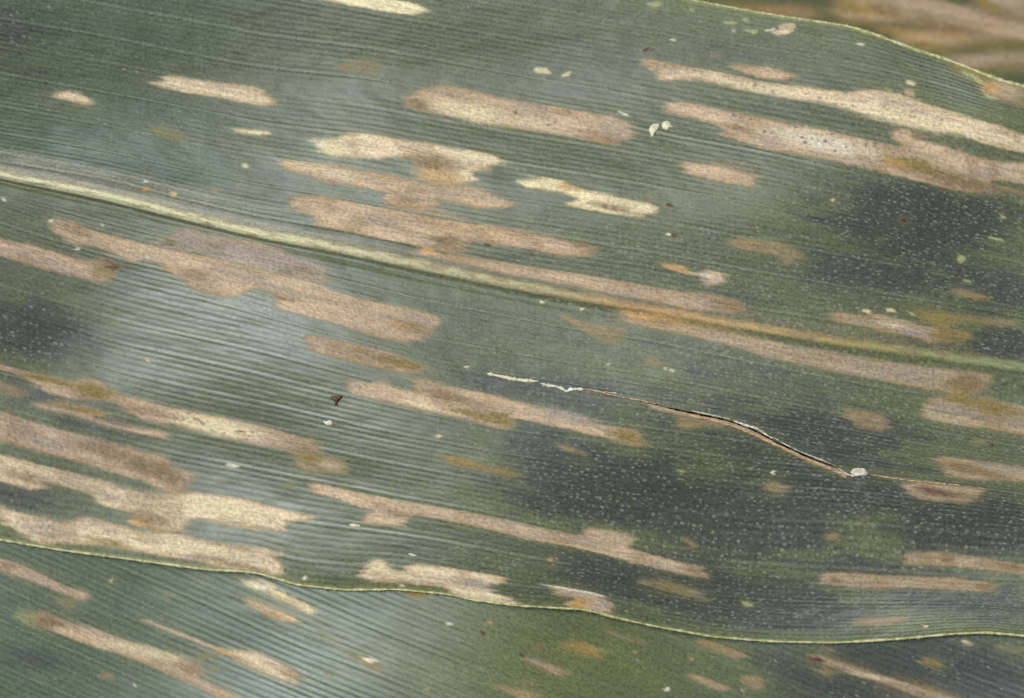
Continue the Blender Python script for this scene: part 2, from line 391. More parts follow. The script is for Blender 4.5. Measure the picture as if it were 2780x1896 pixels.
# albedo
col = np.empty(PX.shape+(3,)); col[:] = (.074, .083, .027)
n1 = fbm(PX/380, big.V/130, 60, 3); n2 = fbm(PX/130, big.V/22, 66, 3)
w = (sm(1150, 350, PX)*sm(560, 330, PY-.2*PX)*.8)[..., None]; col = col*(1-w)+np.array((.052, .078, .030))*w      # fresher green near the leaf base
w = sm(.0, .7, n1)[..., None]*.35; col = col*(1-w)+np.array((.072, .084, .032))*w
w = sm(.0, .7, -n1)[..., None]*.35; col = col*(1-w)+np.array((.054, .072, .038))*w
col *= (1+.22*n2)[..., None]
w = (maj*.42)[..., None]; col = col*(1-w)+np.array((.15, .175, .11))*w          # larger side veins are paler
col *= (1+.10*np.cos(2*np.pi*big.vf)*big.va[big.vi])[..., None]
def yellowing(col, spots):
    for (sx, sy, rx, ry, a) in spots:
        w = (a*np.exp(-((PX-sx)/rx)**2-((PY-sy-.18*(PX-sx))/ry)**2)*(.7+.5*noise2(PX/60, big.V/14, 70)))[..., None].clip(0, 1)
        col = col*(1-w)+np.array((.115, .13, .035))*w
    return col
col = yellowing(col, [(2350,600,420,60,.55),(2350,920,420,45,.8),(1500,620,300,50,.2),(2700,880,160,60,.5),(1680,1000,220,35,.5),
  (2100,60,250,35,.5),(1800,15,150,25,.6),(1400,1390,300,40,.4),(2560,1100,200,60,.5),(2250,1460,330,45,.4),(2500,1690,260,30,.55),
  (2040,560,260,40,.3),(2680,310,150,40,.7),(2620,1280,250,40,.35),(20,1430,70,40,.7),(1500,1300,260,30,.3),(1860,1480,150,40,.5),(1330,1640,250,20,.5)])
w = (sm(1100, 300, PX)*sm(105, 85, -dm)*sm(18, 30, -dm)*.75*(.75+.35*noise2(PX/120, big.V/6, 77)))[..., None]
col = col*(1-w)+np.array((.25, .235, .165))*w
w = (sm(12, 22, dm)*sm(60, 34, dm)*.6*taper)[..., None]; col = col*(1-w)+np.array((.085, .085, .022))*w
w = (sm(10, 20, -dm)*sm(46, 30, -dm)*.6*sm(700, 1100, PX))[..., None]; col = col*(1-w)+np.array((.10, .085, .03))*w
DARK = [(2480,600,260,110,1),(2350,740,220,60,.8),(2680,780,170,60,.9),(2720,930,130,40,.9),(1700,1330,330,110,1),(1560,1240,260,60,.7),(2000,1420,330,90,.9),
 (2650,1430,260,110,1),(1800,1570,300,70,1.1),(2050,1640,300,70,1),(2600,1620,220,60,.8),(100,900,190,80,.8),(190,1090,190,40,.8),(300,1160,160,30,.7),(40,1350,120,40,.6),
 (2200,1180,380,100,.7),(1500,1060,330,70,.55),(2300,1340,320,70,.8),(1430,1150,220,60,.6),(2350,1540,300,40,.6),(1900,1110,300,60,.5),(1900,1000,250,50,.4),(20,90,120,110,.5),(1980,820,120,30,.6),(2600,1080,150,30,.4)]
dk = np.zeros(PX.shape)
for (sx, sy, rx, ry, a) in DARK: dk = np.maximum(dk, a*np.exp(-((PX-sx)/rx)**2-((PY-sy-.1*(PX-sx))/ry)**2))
dk = sm(.16, .62, dk+.30*fbm(PX/100, big.V/30, 140, 3)+.16*noise2(PX/190, big.V/7, 144))*.85       # dark-green blotches between the yellowed zones, partly missing sheen painted into the colour
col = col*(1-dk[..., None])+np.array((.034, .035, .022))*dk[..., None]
big.dust = np.clip(.35*dk+.18+.65*sm(900, 1900, PX)*sm(350, 900, PY+.25*PX-400)+.25*np.exp(-((PX-80)/300)**2-((PY-930)/200)**2)+.12*n1, 0, .95)
S1 = dict(soft=4)
SM = dict(part=True, name='fleck', var=0, halo=.4, soft=2.6, jit=.45, amt=.85, feather=0)
les_main = [
 ('cream','B450,-60 B1000,-60 B1180,0 B1330,20 B1460,55 B1450,110 B1360,130 B1040,95 B640,25 B480,-5'),
 ('pale','A1310,710 A1480,655 A1620,665 A2219,755 B60,810 B170,880 B100,905 B0,895 A2100,880 A1900,830 A1700,805 A1480,765 A1340,735'),
 ('pale','A430,815 A560,790 A700,815 A830,885 A760,905 A620,890 A500,855',dict(soft=6)),
 ('yellow','A1300,1090 A1600,1145 A1630,1200 A1450,1190 A1280,1140',dict(soft=7,amt=.7,part=False)),
 ('cream','A2000,1105 A2219,1122 B100,1135 B90,1168 B0,1155 A2100,1150',dict(soft=5,edge=.1)),
 ('faint','B680,545 B880,525 B1050,530 B1045,625 B940,630 B700,590',dict(soft=6,amt=.8)),
 ('tan','B1260,830 B1380,785 B1560,738 B1800,780 B2219,860 C420,930 C860,1000 C970,1060 C985,1130 C900,1240 C780,1240 C420,1170 C200,1130 C0,1100 B1900,1060 B1650,1000 B1480,965 B1310,930 B1300,870'),
 ('pale','B510,1290 B640,1210 B780,1140 B950,1150 B1300,1210 B1700,1290 B2060,1340 B2070,1400 B2000,1465 B1850,1480 B1830,1570 F1800,105 F1640,95 F1420,60 F1400,0 B1390,1450 B1330,1380 B1200,1345 B1080,1345 B1040,1370 B900,1365 B700,1330 B580,1320',S1),
 ('tan','B190,1420 B260,1370 B600,1420 B1000,1480 F1200,40 F1480,95 F1800,120 F1990,170 F2190,250 F2190,290 F2050,305 F1900,300 F1640,235 F1540,270 F1480,300 F1300,310 F1180,290 F1100,250 F1080,200 F1100,165 F960,140 F760,100 F560,80 F360,20 B230,1470'),
 ('tan','F290,260 F340,205 F480,195 F800,245 F1100,300 F1500,380 F1800,430 F2219,490 G400,570 G625,620 G625,660 G590,730 G400,700 G200,665 G0,640 F1950,595 F1790,580 F1775,690 F1640,690 F1500,640 F1360,620 F1100,575 F850,520 F560,470 F480,400 F400,330'),
 ('tan','C1420,1390 C1500,1385 C1800,1440 C2100,1520 G2070,40 G2000,125 G1880,100 G1650,55 G1440,5 C1430,1460'),
 ('tan','F1500,720 F1620,690 F1900,740 F2219,800 G600,870 G1100,970 G1500,1030 G1880,1080 G1890,1210 G1750,1190 G1400,1150 G1180,1100 G850,1040 G500,970 G100,900 F1900,800 F1660,750'),
 ('cream','G10,70 G150,70 G260,40 G370,55 G400,100 G560,145 G900,210 G1060,250 G1170,240 G1210,300 G1110,380 G900,355 G620,310 G450,270 G500,220 G400,180 G230,145 G80,110'),
 ('pale','G1340,785 G1450,815 G1580,855 G1700,835 G1820,865 G1835,920 G1720,975 G1630,955 G1570,895 G1400,845',dict(soft=5)),
 ('faint','G1810,590 G1940,565 H60,595 H220,645 H350,690 H320,728 H200,745 H170,790 H130,780 H100,720 H0,685 G1950,655',dict(soft=4)),
 ('mustard','H1590,995 H1680,1005 H1895,1065 H1875,1095 H1700,1065 H1600,1025',dict(soft=3)),
 ('mustard','H1300,1180 H1500,1185 H1750,1235 H2000,1260 H2190,1285 H2195,1325 H2000,1312 H1700,1280 H1600,1330 H1800,1380 H1750,1440 H1600,1460 H1450,1400 H1480,1320 H1350,1260',dict(soft=5,amt=.8)),
 ('drab','H500,1210 H600,1205 H850,1230 H940,1200 H1130,1250 H1350,1310 H1450,1340 H1560,1400 H1450,1460 H1250,1400 H1000,1370 H850,1330 H600,1280',dict(soft=4)),
 ('tan','C1850,580 C1920,550 C2219,585 D180,620 D260,660 D180,690 D0,680 C2200,690 C2000,640 C1860,600'),
 ('pale','C1030,550 C1080,505 C1200,520 C1600,600 C1900,660 C2219,720 D300,740 D560,780 D700,800 D760,775 D900,770 D1200,830 D1350,895 D1600,980 D1900,1060 D2219,1150 D2350,1180 D2350,1330 D2219,1310 D1900,1230 D1600,1130 D1300,1090 D1000,1010 D700,930 D400,860 D0,800 C1900,760 C1600,700 C1380,680 C1330,700 C1220,690 C1250,640 C1150,600'),
 ('tan','C1280,940 C1330,875 C1500,890 C1800,960 C2219,1040 D400,1110 D900,1220 D1130,1275 D1120,1130 D1230,1115 D1290,1160 D1400,1220 D1750,1320 D1950,1385 D2150,1405 D2350,1400 H2350,150 H2219,90 H1980,65 H1900,135 H1790,165 H1400,80 H1060,0 D1000,1475 D700,1410 D400,1345 D0,1285 C1950,1220 C1750,1160 C1790,1110 C1700,1060 C1500,1010 C1310,970'),
 ('faint','H1980,95 H2219,160 H2350,210 H2219,205 H2050,140'),
 ('mustard','D1480,530 D1700,585 D1950,680 D2219,735 D2350,780 D2350,960 D2219,935 D2120,890 D2000,850 D1890,845 D1875,745 D1800,695 D1650,635',dict(soft=5)),
 # lower half of the blade
 ('lilac','E1360,600 E1480,520 E1540,465 E1900,540 E2219,610 F200,660 F400,740 F500,770 F590,850 F590,940 F500,965 F300,930 E2219,840 E1900,770 E1600,700 E1400,650'),
 ('tan','E420,410 E450,395 E600,430 E1000,560 E1400,640 E1800,730 E2219,840 F300,920 F600,1000 F900,1080 F1300,1170 F1570,1250 F1560,1300 F1380,1430 F1270,1455 F1100,1430 F900,1370 F600,1280 F350,1220 F200,1170 F180,1110 F230,1070 F80,1020 E2219,985 E2150,1010 E2060,1060 E1950,1070 E1800,1040 E1620,980 E1550,900 E1450,830 E1400,790 E1250,750 E1150,770 E1050,730 E940,670 E800,625 E650,610 E540,560 E450,480'),
 ('pink','E-200,500 E0,560 E300,640 E600,730 E850,770 E960,750 E1000,800 E990,880 E930,940 E800,920 E500,850 E200,760 E0,710 E-200,660'),
 ('pink','F380,1440 F420,1400 F520,1400 F760,1460 F1000,1510 F1180,1540 J1250,90 J1430,165 J1380,240 J1250,220 J1050,180 J850,130 J600,75 J480,30'),
 ('tan','J740,390 J800,300 J860,295 J1000,320 J1130,290 J1140,340 J1300,380 J1420,410 J1330,350 J1320,290 J1400,275 J1600,330 J1900,400 J2219,470 K400,580 K800,680 K1050,740 K1095,760 K1070,830 K1020,860 K800,810 K500,730 K200,660 K0,610 J2190,640 J2180,720 J2050,710 J1800,640 J1500,570 J1200,510 J1000,470 J850,430'),
 ('pink','I-200,80 I0,150 I300,230 I600,300 I700,285 I850,290 I920,360 I960,420 I1100,440 I1500,540 I1900,610 I2219,690 J250,740 J480,800 J570,905 J450,915 J250,885 J0,850 I2150,825 I1900,780 I1600,710 I1400,670 I1200,640 I1050,560 I950,470 I850,470 I700,460 I500,410 I300,330 I150,230 I0,190 I-200,130'),
 ('mustard','I-200,210 I0,300 I120,350 I210,400 I215,455 I100,430 I0,410 I-200,350',dict(soft=5,amt=.85)),
 ('tan','I300,490 I450,500 I600,520 I840,550 I870,570 I840,610 I1100,690 I1420,740 I1450,800 I1300,775 I1100,740 I850,660 I600,580 I400,540',dict(soft=5)),
 ('pink','I-200,500 I0,560 I500,720 I1000,840 I1430,950 I1450,1000 I1560,1060 I1670,1140 I1620,1180 I1580,1220 I1640,1262 I1400,1268 I1280,1200 I1250,1150 I1000,1080 I700,1000 I400,920 I150,850 I0,820 I-200,760',S1),
 ('pale','I-200,880 I0,935 I300,1020 I600,1100 I1000,1200 I1350,1280 I1700,1260 I2000,1310 I2219,1350 J300,1420 J500,1470 J380,1500 J250,1510 N230,110 N210,160 N0,130 I1900,1520 I1660,1475 I1640,1540 M1580,155 M1300,145 I1230,1560 I1180,1480 I1050,1420 I900,1380 I820,1330 I840,1290 I600,1220 I350,1150 I330,1240 I200,1220 I0,1170 I-200,1120',S1),
 ('pale','I-200,1330 I0,1370 I250,1440 I600,1520 I700,1470 I800,1480 I1000,1530 M1300,152 M1600,182 M1900,250 M2219,300 N50,315 N180,370 N190,440 N180,530 N100,510 N0,480 M1900,470 M1800,440 M1400,360 M1100,310 M850,270 M480,250 M450,280 M300,260 M200,190 M100,90 M0,20 M-200,-30',S1),
 ('faint','J330,910 J480,930 J700,970 J790,1000 J770,1060 J760,1100 J600,1080 J450,1090 J340,1080 J310,1020 J340,960',dict(soft=5)),
 ('yellow','J230,1240 J250,1180 J310,1160 J310,1200 J290,1240',dict(soft=4,part=False)),
 ('tan','J430,1190 J500,1185 J700,1230 J1000,1290 J1500,1380 J2219,1510 O300,140 O600,190 O640,130 O720,115 O850,150 O1000,230 O1020,290 O1200,350 O1400,400 O1650,470 O1640,530 O1600,545 O1300,490 O1000,410 O700,320 O400,255 O120,210 N2219,180 N1900,115 N1600,50 N1300,0 J1290,1480 J1270,1560 N1250,110 N1100,90 N960,70 J940,1490 J960,1420 J800,1370 J700,1320 J520,1270 J460,1240'),
 ('mustard','J1580,945 J1700,965 J2000,1030 J2219,1085 J2260,1110 J2219,1128 J1950,1075 J1700,1015',dict(soft=5)),
 ('pale','N850,490 N950,440 N1000,390 N1080,400 N1090,480 N1200,500 N1300,440 N1400,440 N1800,490 N2100,540 N2180,590 N1980,600 N1990,670 N2200,750 N2219,800 N2100,790 N1800,740 N1640,695 N1640,645 N1500,620 N1200,590 N950,580 N890,540',S1),
 ('tan','O270,690 O330,615 O500,640 O720,680 O730,720 O810,760 O830,830 O900,900 O850,900 O700,855 O560,840 O480,800 O450,760 O500,720 O320,700',S1),
 ('olive','O1060,580 O1120,555 O1250,575 O1500,640 O1690,740 O1600,745 O1400,695 O1200,645'),
 ('drab','P1190,400 P1220,330 P1500,330 P1900,380 P2219,430 P2400,470 P2400,550 P2219,515 P2000,490 P1700,450 P1400,440 P1200,430'),
 ('drab','P420,560 P450,510 P600,500 P900,530 P1300,540 P1700,550 P1950,590 P2010,640 P1900,665 P1600,650 P1300,635 P900,640 P600,620 P460,600'),
 ('pink','P740,910 P900,895 P1190,890 P1180,930 P1000,955 P770,955',dict(soft=6,amt=.75)),
 ('drab','G880,1270 G1000,1235 G1200,1285 G1600,1310 G2000,1390 L100,-40 L200,-5 L600,60 L1000,130 L1500,190 L1730,220 L1880,230 L1950,280 L1850,370 L1700,450 L1600,400 L1500,385 L1300,350 L900,280 L500,200 L0,95 G1900,1500 G1500,1400 G1100,1330'),
 ('faint','G380,1220 G460,1230 G700,1290 G930,1340 G940,1430 G850,1480 G700,1440 G560,1360 G430,1270',S1),
 ('faint','K1080,100 K1200,90 K1290,160 K1150,165',dict(soft=6,amt=.8)),
 ('faint','K1420,590 K1480,590 K1600,640 K1850,660 K1800,710 K1700,680 K1560,700 K1480,720 K1390,680',dict(soft=4)),
 ('faint','K370,860 K460,850 K600,905 K615,945 K450,915',dict(soft=5,amt=.8)),
 ('faint','L650,560 L720,540 L1050,590 L1080,640 L1060,720 L950,720 L750,680',dict(soft=5)),
 ('drab','L1310,530 L1360,480 L1500,440 L1700,430 L1850,440 L2219,500 L2400,540 L2400,810 L2219,775 L1900,710 L1600,670 L1400,640 L1340,600',S1),
 ('drab','L1440,970 L1520,945 L1900,1000 L2219,1050 L2400,1080 L2400,1200 L2219,1165 L2000,1150 L1800,1150 L1600,1120 L1500,1040',S1),
 ('drab','L1130,1180 L1300,1165 L1600,1200 L1900,1220 L1850,1290 L1700,1350 L1500,1330 L1300,1300 L1200,1260',S1),
 ('faint','L0,1185 L100,1160 L200,1230 L150,1272 L0,1245 K2140,1200 K2150,1170',dict(soft=5)),
 ('olive','L1780,795 L1880,815 L1875,850 L1790,835',dict(soft=4)),
 ('olive','O1430,200 O1520,205 O1535,270 O1470,298 O1420,250',dict(soft=5)),
 ('faint','P530,180 P600,150 P650,200 P600,232 P540,222',dict(soft=5,amt=.8)),
]
lipL = CRs+np.array([(-.25, 11.0)]); lipU = CRs+np.array([(0, 1.5)])
les_main.append(('tan', np.vstack([lipU[8:], lipL[8:][::-1]]), dict(soft=2.5, name='split_lip', jit=.3, feather=0, label='tan dried lip along the split')))
les_main += [(st, p, SM) for st, p in [
 ('cream','C140,590 C240,582 C305,620 C260,642 C150,628'),('cream','C370,652 C490,612 C485,640 C400,662'),
 ('white','C878,950 C985,985 C965,1000 C895,972'),('lime','C1110,28 C1180,15 C1255,45 C1200,68 C1130,48'),
 ('lime','C1490,80 C1520,65 C1545,95 C1515,112'),('lime','C1955,165 C1990,150 C2015,180 C1985,205'),('white','C1855,262 C1875,252 C1892,275 C1870,285'),
 ('white','C1320,340 C1345,332 C1370,352 C1340,358'),('lime','C1945,250 C2105,258 C2085,298 C1985,280'),('lime','C1790,183 C1905,188 C1890,212 C1800,206'),
 ('pale','D60,270 D130,200 D250,205 D205,292 D80,292'),('cream','D55,265 D130,262 D205,275 D200,298 D75,295'),('cream','D1170,690 D1215,690 D1300,735 D1240,738'),
 ('tan','D1180,760 D1265,775 D1295,840 D1205,825'),('lime','D1020,760 D1065,762 D1070,785 D1030,780'),('white','D760,370 D840,365 D850,395 D800,392'),
 ('lime','D1640,600 D1760,640 D1870,700 D1895,800 D1980,840 D2010,860 D1890,850 D1868,740 D1800,690 D1700,650'),
 ('white','E1215,55 E1265,60 E1280,82 E1225,85'),('orange','E1190,115 E1280,120 E1265,165 E1220,165'),('cream','E1440,165 E1520,170 E1505,205 E1450,210'),
 ('orange','E1450,185 E1485,185 E1480,212 E1452,210'),('orange','E1815,135 E1895,140 E1880,165 E1830,165'),
 ('cream','A2085,1405 A2120,1410 A2140,1440 A2100,1450'),('white','E30,205 E65,215 E70,240 E40,240'),('white','E415,395 E450,400 E450,425 E420,420'),
 ('white','E865,430 E895,438 E890,462 E868,455'),('white','E660,640 E690,645 E685,665 E662,662'),('cream','I1255,105 I1285,110 I1285,140 I1258,135'),
 ('white','E1255,705 E1300,715 E1280,735 E1258,725'),('white','K2185,1070 K2215,1075 K2210,1105 K2188,1105'),('white','G200,1090 G232,1095 G228,1120 G203,1115'),
 ('white','G525,1155 G560,1160 G550,1185 G528,1182'),('cream','H835,1190 H880,1170 H925,1192 H890,1218'),('cream','H1025,1180 H1090,1160 H1145,1188 H1085,1205'),
 ('lime','H1230,1205 H1260,1195 H1290,1215 H1260,1230'),('lime','H2000,360 H2030,345 H2055,380 H2025,400'),('white','K1275,185 K1300,180 K1310,205 K1285,208'),('white','K1325,200 K1355,200 K1352,220 K1330,218'),
 ('white','K780,145 K808,148 K805,170 K782,165'),('lime','O1935,742 O2035,770 O2022,805 O1945,782'),('white','I1935,1010 I1985,1012 I2050,1035 I2040,1055 I1960,1030'),
 ('cream','P1340,950 P1375,948 P1385,975 P1345,980'),('white','C2215,245 D10,250 D5,275 C2205,270'),('lime','K1365,1060 K1420,1068 K1480,1095 K1410,1088'),
 ('lime','H1680,915 H1740,918 H1800,940 H1740,945'),('red','C1118,420 C1150,412 C1168,440 C1130,452'),('red','C1175,420 C1205,425 C1205,445 C1180,440'),
 ('red','L1920,840 L1950,835 L1965,870 L1935,880'),('red','H1150,405 H1185,385 H1215,420 H1175,425'),('brown','G1110,215 G1160,215 G1165,245 G1120,245'),
 ('red','G1300,258 G1345,258 G1390,290 G1340,298'),('red','G1330,515 G1390,530 G1380,560 G1345,545'),('white','G1280,520 G1330,525 G1325,545 G1290,540'),
 ('orange','F1520,240 F1560,248 F1550,280 F1522,275'),('red','F1930,605 F1990,615 F1980,640 F1945,632'),('cream','N1190,600 N1230,605 N1225,630 N1195,625'),
 ('cream','J1530,760 J1590,765 J1585,785 J1540,782'),('cream','J1800,170 J1830,172 J1828,190 J1802,188'),('white','N375,530 N415,535 N410,570 N380,565'),
 ('cream','H540,225 H575,228 H572,248 H545,245'),('white','H1000,575 H990,570 H985,560'),('lime','H1900,545 H2040,575 H2020,590 H1910,560'),
 ('lime','H1620,700 H1690,710 H1720,770 H1680,780'),('red','P815,60 P850,62 P848,82 P820,80'),('orange','O270,385 O330,380 O330,405 O290,405'),
]]
col = big.paint(col, les_main)
col = big.blot(col, [
 ('B1400,900',28,16,'brown',.7),('B1850,970',90,22,'cream',.6),('C150,1060',90,14,'pale',.6),('C740,1200',60,16,'brown',.4),
 ('B640,1270',45,18,'cream',.7),('B1480,1390',60,28,'brown',.65),('B1560,1530',60,16,'orange',.4),('B1900,1360',60,12,'cream',.5),
 ('B600,1480',90,14,'pale',.7),('F1640,600',40,20,'brown',.65),('F1450,680',28,10,'orange',.8),('F1250,240',40,16,'brown',.4),
 ('G560,640',30,18,'brown',.5),('G1800,1130',55,16,'brown',.5),('F1500,330',80,12,'orange',.25),('F1900,520',120,16,'orange',.25),
 ('G280,100',50,12,'cream',.5),('G800,290',70,8,'brown',.6),('G440,120',24,7,'orange',.6),('G1420,825',24,9,'orange',.9),
 ('C1700,480',20,8,'brown',.2),('C1900,1430',60,14,'brown',.35),('D1300,1430',80,18,'mustard',.8),('D1150,1420',30,12,'orange',.5),('H1700,90',90,20,'brown',.7),
 ('H1400,20',90,14,'brown',.3),('D500,1230',120,22,'white',.35),('D1300,1050',160,18,'cream',.45),('D0,770',120,12,'cream',.5),('C1900,1100',40,6,'brown',.5),
 ('D1330,1175',16,10,'brown',.8),('D2050,780',45,20,'tan',.6),('D1950,760',18,14,'orange',.7),
 ('E950,790',14,12,'red',.95),('E900,770',16,8,'mustard',.8),('E880,870',30,20,'mustard',.55),('E1010,840',6,10,'red',.7),('E1380,580',26,12,'olive',.8),
 ('F380,870',45,20,'brown',.45),('E620,480',40,12,'brown',.5),('E1700,880',40,16,'brown',.4),('F250,1090',40,6,'brown',.6),('F1350,1330',50,20,'brown',.45),('F1250,1300',20,6,'orange',.5),('F350,960',60,14,'pale',.4),
 ('J1250,150',70,14,'mustard',.7),('J1050,90',60,14,'brown',.4),('J1600,420',60,14,'brown',.6),('J1900,600',60,10,'mustard',.6),('J2130,630',26,18,'mustard',.75),('J1450,520',40,8,'cream',.5),
 ('K950,780',45,18,'mustard',.75),('K450,610',90,14,'lilac',.6),
 ('I780,380',50,22,'mustard',.8),('I400,290',70,10,'mustard',.7),('I650,530',60,12,'mustard',.8),('I1850,690',100,20,'cream',.9),('I1250,560',50,14,'brown',.4),('J420,860',40,14,'brown',.5),
 ('I1700,640',14,5,'brown',.5),('I2090,735',8,5,'red',.5),('I1480,610',7,6,'brown',.4),('I1850,740',5,5,'red',.4),
 ('I1300,1030',70,22,'brown',.65),('I850,880',70,18,'brown',.5),('I1420,1130',50,18,'brown',.5),('I1900,1400',110,18,'cream',.8),('I1300,1480',60,18,'brown',.5),('I1200,1520',20,10,'orange',.6),
 ('I200,1130',60,16,'brown',.5),('M900,240',60,12,'mustard',.6),('M200,1500',1,1,'brown',0),('M1700,290',140,14,'cream',.6),('M2000,430',70,8,'brown',.5),('N170,380',5,20,'orange',.5),
 ('J520,980',50,12,'mustard',.6),('J640,1030',30,10,'tan',.6),('J1200,1440',30,9,'brown',.4),('O850,200',40,14,'tan',.5),('O1560,490',30,10,'brown',.5),
 ('N1000,460',24,16,'cream',.5),('N1900,700',60,8,'cream',.9),('N1900,600',36,12,'lilac',.7),('O420,640',45,3,'white',.55),('O640,675',26,3,'white',.5),('O560,770',26,14,'orange',.85),('O740,780',20,14,'lilac',.6),
 ('P560,560',20,9,'brown',.7),('P1900,630',26,8,'brown',.7),('P1560,390',20,9,'brown',.7),('P2130,460',40,9,'brown',.7),
 ('L1760,320',40,22,'brown',.85),('L1700,380',30,10,'mustard',.6),('L1900,510',80,18,'mustard',.9),('L1650,470',40,8,'mustard',.7),('L1700,1050',60,12,'brown',.7),('L1950,1110',60,8,'brown',.7),
 ('L1500,1265',60,9,'red',.55),('L1700,1290',40,7,'brown',.7),('H1530,1410',30,12,'mustard',.8),('H1250,1370',50,8,'lilac',.7),('H1020,1300',30,7,'cream',.5),
 ('G1250,1250',90,8,'orange',.7),('G1050,1240',40,8,'orange',.7),('G1700,1330',120,8,'mustard',.5)])
R_ = np.random.default_rng(5)                             # dark fruiting specks on the two pale lesions near the upper margin and one below
for (x0, y0, x1, y1, wd, n) in ((1990, 320, 2440, 420, 24, 46), (2040, 240, 2600, 330, 14, 22), (480, 1130, 690, 1180, 16, 14), (1330, 300, 1600, 350, 22, 10)):
    for _ in range(n):
        t = R_.random(); cx = x0+(x1-x0)*t; cy = y0+(y1-y0)*t+wd*R_.normal()*.6; r = 2.6+3.2*R_.random()**2
        m = (abs(PX-cx) < 3*r) & (abs(PY-cy) < 3*r)
        w = ((.45+.5*R_.random())*np.exp(-(((PX[m]-cx)/r/1.15)**2+((PY[m]-cy)/r)**2)**1.5)*big.les[m])[:, None]
        col[m] = col[m]*(1-w)+np.array((.13, .095, .085))*w
# midrib: cream, then orange-stained, then pale green towards the tip
half = np.interp(PX, [-200, 900, 1300, 1700, 2400, 2900], [15, 14, 12, 10, 9, 9])
kx = np.array([-200, 700, 1100, 1500, 1750, 2000, 2350, 2600, 2950]); kc = np.array([(.62,.60,.36),(.58,.54,.31),(.46,.42,.24),(.40,.35,.17),(.46,.27,.10),(.46,.31,.13),(.33,.26,.09),(.24,.27,.11),(.20,.25,.11)])
mc = np.stack([np.interp(PX, kx, kc[:, i]) for i in range(3)], -1)
stain = sm(.1, .5, fbm(PX/40, big.V/9, 81, 3)+.35*sm(0, -8, dm)*sm(300, 600, PX))
mc = mc*(1-.5*stain[..., None])+np.array((.20, .13, .075))*(.5*stain[..., None])
soft_top = np.where(dm < 0, 11, 4)+6*noise2(PX/14, big.V/5, 83)*(dm < 0)
wm = ((1-sm(half-5, half+soft_top, abs(dm+2)))*np.interp(PX, [0, 1100, 1400, 2950], [1, .95, .85, .8]))[..., None]
col = col*(1-wm)+mc*wm; big.les = np.maximum(big.les, wm[..., 0]*.75); big.dust *= 1-wm[..., 0]
wm2 = ((sm(11, 16, -dm)*sm(40, 22, -dm))*sm(1300, 700, PX)*.6*(1+.5*noise2(PX/60, big.V/5, 85)))[..., None].clip(0, 1)
col = col*(1-wm2)+np.array((.30, .26, .18))*wm2
# margins yellowish
for d in (edge_b, edge_t):
    w = (np.exp(-(d/9)**2)*.75)[..., None]; w = w*(1-.5*big.les[..., None]); col = col*(1-w)+np.array((.20, .20, .055))*w
col = col.clip(.008, .85)
root = empty('maize_leaf', 'broad green maize leaf with tan streak lesions, pale midrib and a split, lying on top', 'leaf', (0, 0, 0))
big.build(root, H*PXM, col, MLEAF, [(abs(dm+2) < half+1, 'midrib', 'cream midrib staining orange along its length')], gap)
big_h = relief_big

def tube(name, path, rad, mat, parent, nseg=7, teeth=None, seed=0):
    """rounded rim along a 3-D path, with little saw teeth pointing out"""
    n = len(path); t = np.gradient(path, axis=0); t /= np.linalg.norm(t, axis=1)[:, None]
    up = np.array((0, 0, 1.0)); sd = np.cross(t, up); sd /= np.linalg.norm(sd, axis=1)[:, None]; nn = np.cross(sd, t)
    a = np.linspace(0, 2*np.pi, nseg, endpoint=False)
    rad = np.broadcast_to(rad, n)
    co = path[:, None]+rad[:, None, None]*(np.cos(a)[None, :, None]*sd[:, None]+np.sin(a)[None, :, None]*nn[:, None])
    idx = np.arange(n*nseg).reshape(n, nseg); r = np.roll(idx, -1, 1)
    F = np.stack([idx[:-1], idx[1:], r[1:], r[:-1]], -1).reshape(-1, 4); co = co.reshape(-1, 3)
    if teeth:
        sgn, every, ln = teeth; R = np.random.default_rng(seed); ex = []; ef = []; k = len(co)
        for i in range(2, n-2, every):
            p = path[i]+R.normal(0, rad[i]*.2, 3); l = ln*(.5+R.random()); b = rad[i]*.75
            tip = p+sgn*sd[i]*(rad[i]+l*.7)+t[i]*l*.7+up*l*.4*R.random()
            ex += [p-t[i]*b, p+t[i]*b, p+up*b+sgn*sd[i]*b*.6, tip]
            ef += [[k, k+1, k+3, k+3], [k+1, k+2, k+3, k+3], [k+2, k, k+3, k+3]]; k += 4
        # degenerate quads are avoided by adding the tip twice
        ex = np.array(ex).reshape(-1, 4, 3); m = len(ex); tip2 = ex[:, 3:4]+np.array((0, 0, rad.mean()*.1))
        ex = np.concatenate([ex, tip2], 1).reshape(-1, 3); base = len(co)+5*np.arange(m)[:, None, None]
        q = np.array([[0, 1, 3, 4], [1, 2, 4, 3], [2, 0, 3, 4]])[None]
        F = np.concatenate([F, (base+q).reshape(-1, 4)]); co = np.concatenate([co, ex])
    return mesh_from(name, co, F, mat, parent)
rb = 3.7*(1+.35*noise2(x/14, x*0, 5)); tube('margin', big.co[-1]-np.array((0,0,2*PXM)), rb*PXM, MRIM, root, 7, (-1 if np.cross(big.co[-1][5]-big.co[-1][4], (0,0,1))[1] > 0 else 1, 2, 5*PXM), 1)
tube('margin', big.co[0]-np.array((0,0,2*PXM)), rb*PXM*(1+.35*sm(2150, 2500, x)), MRIM, root, 7, (1 if np.cross(big.co[0][5]-big.co[0][4], (0,0,1))[1] > 0 else -1, 2, 5*PXM), 2)

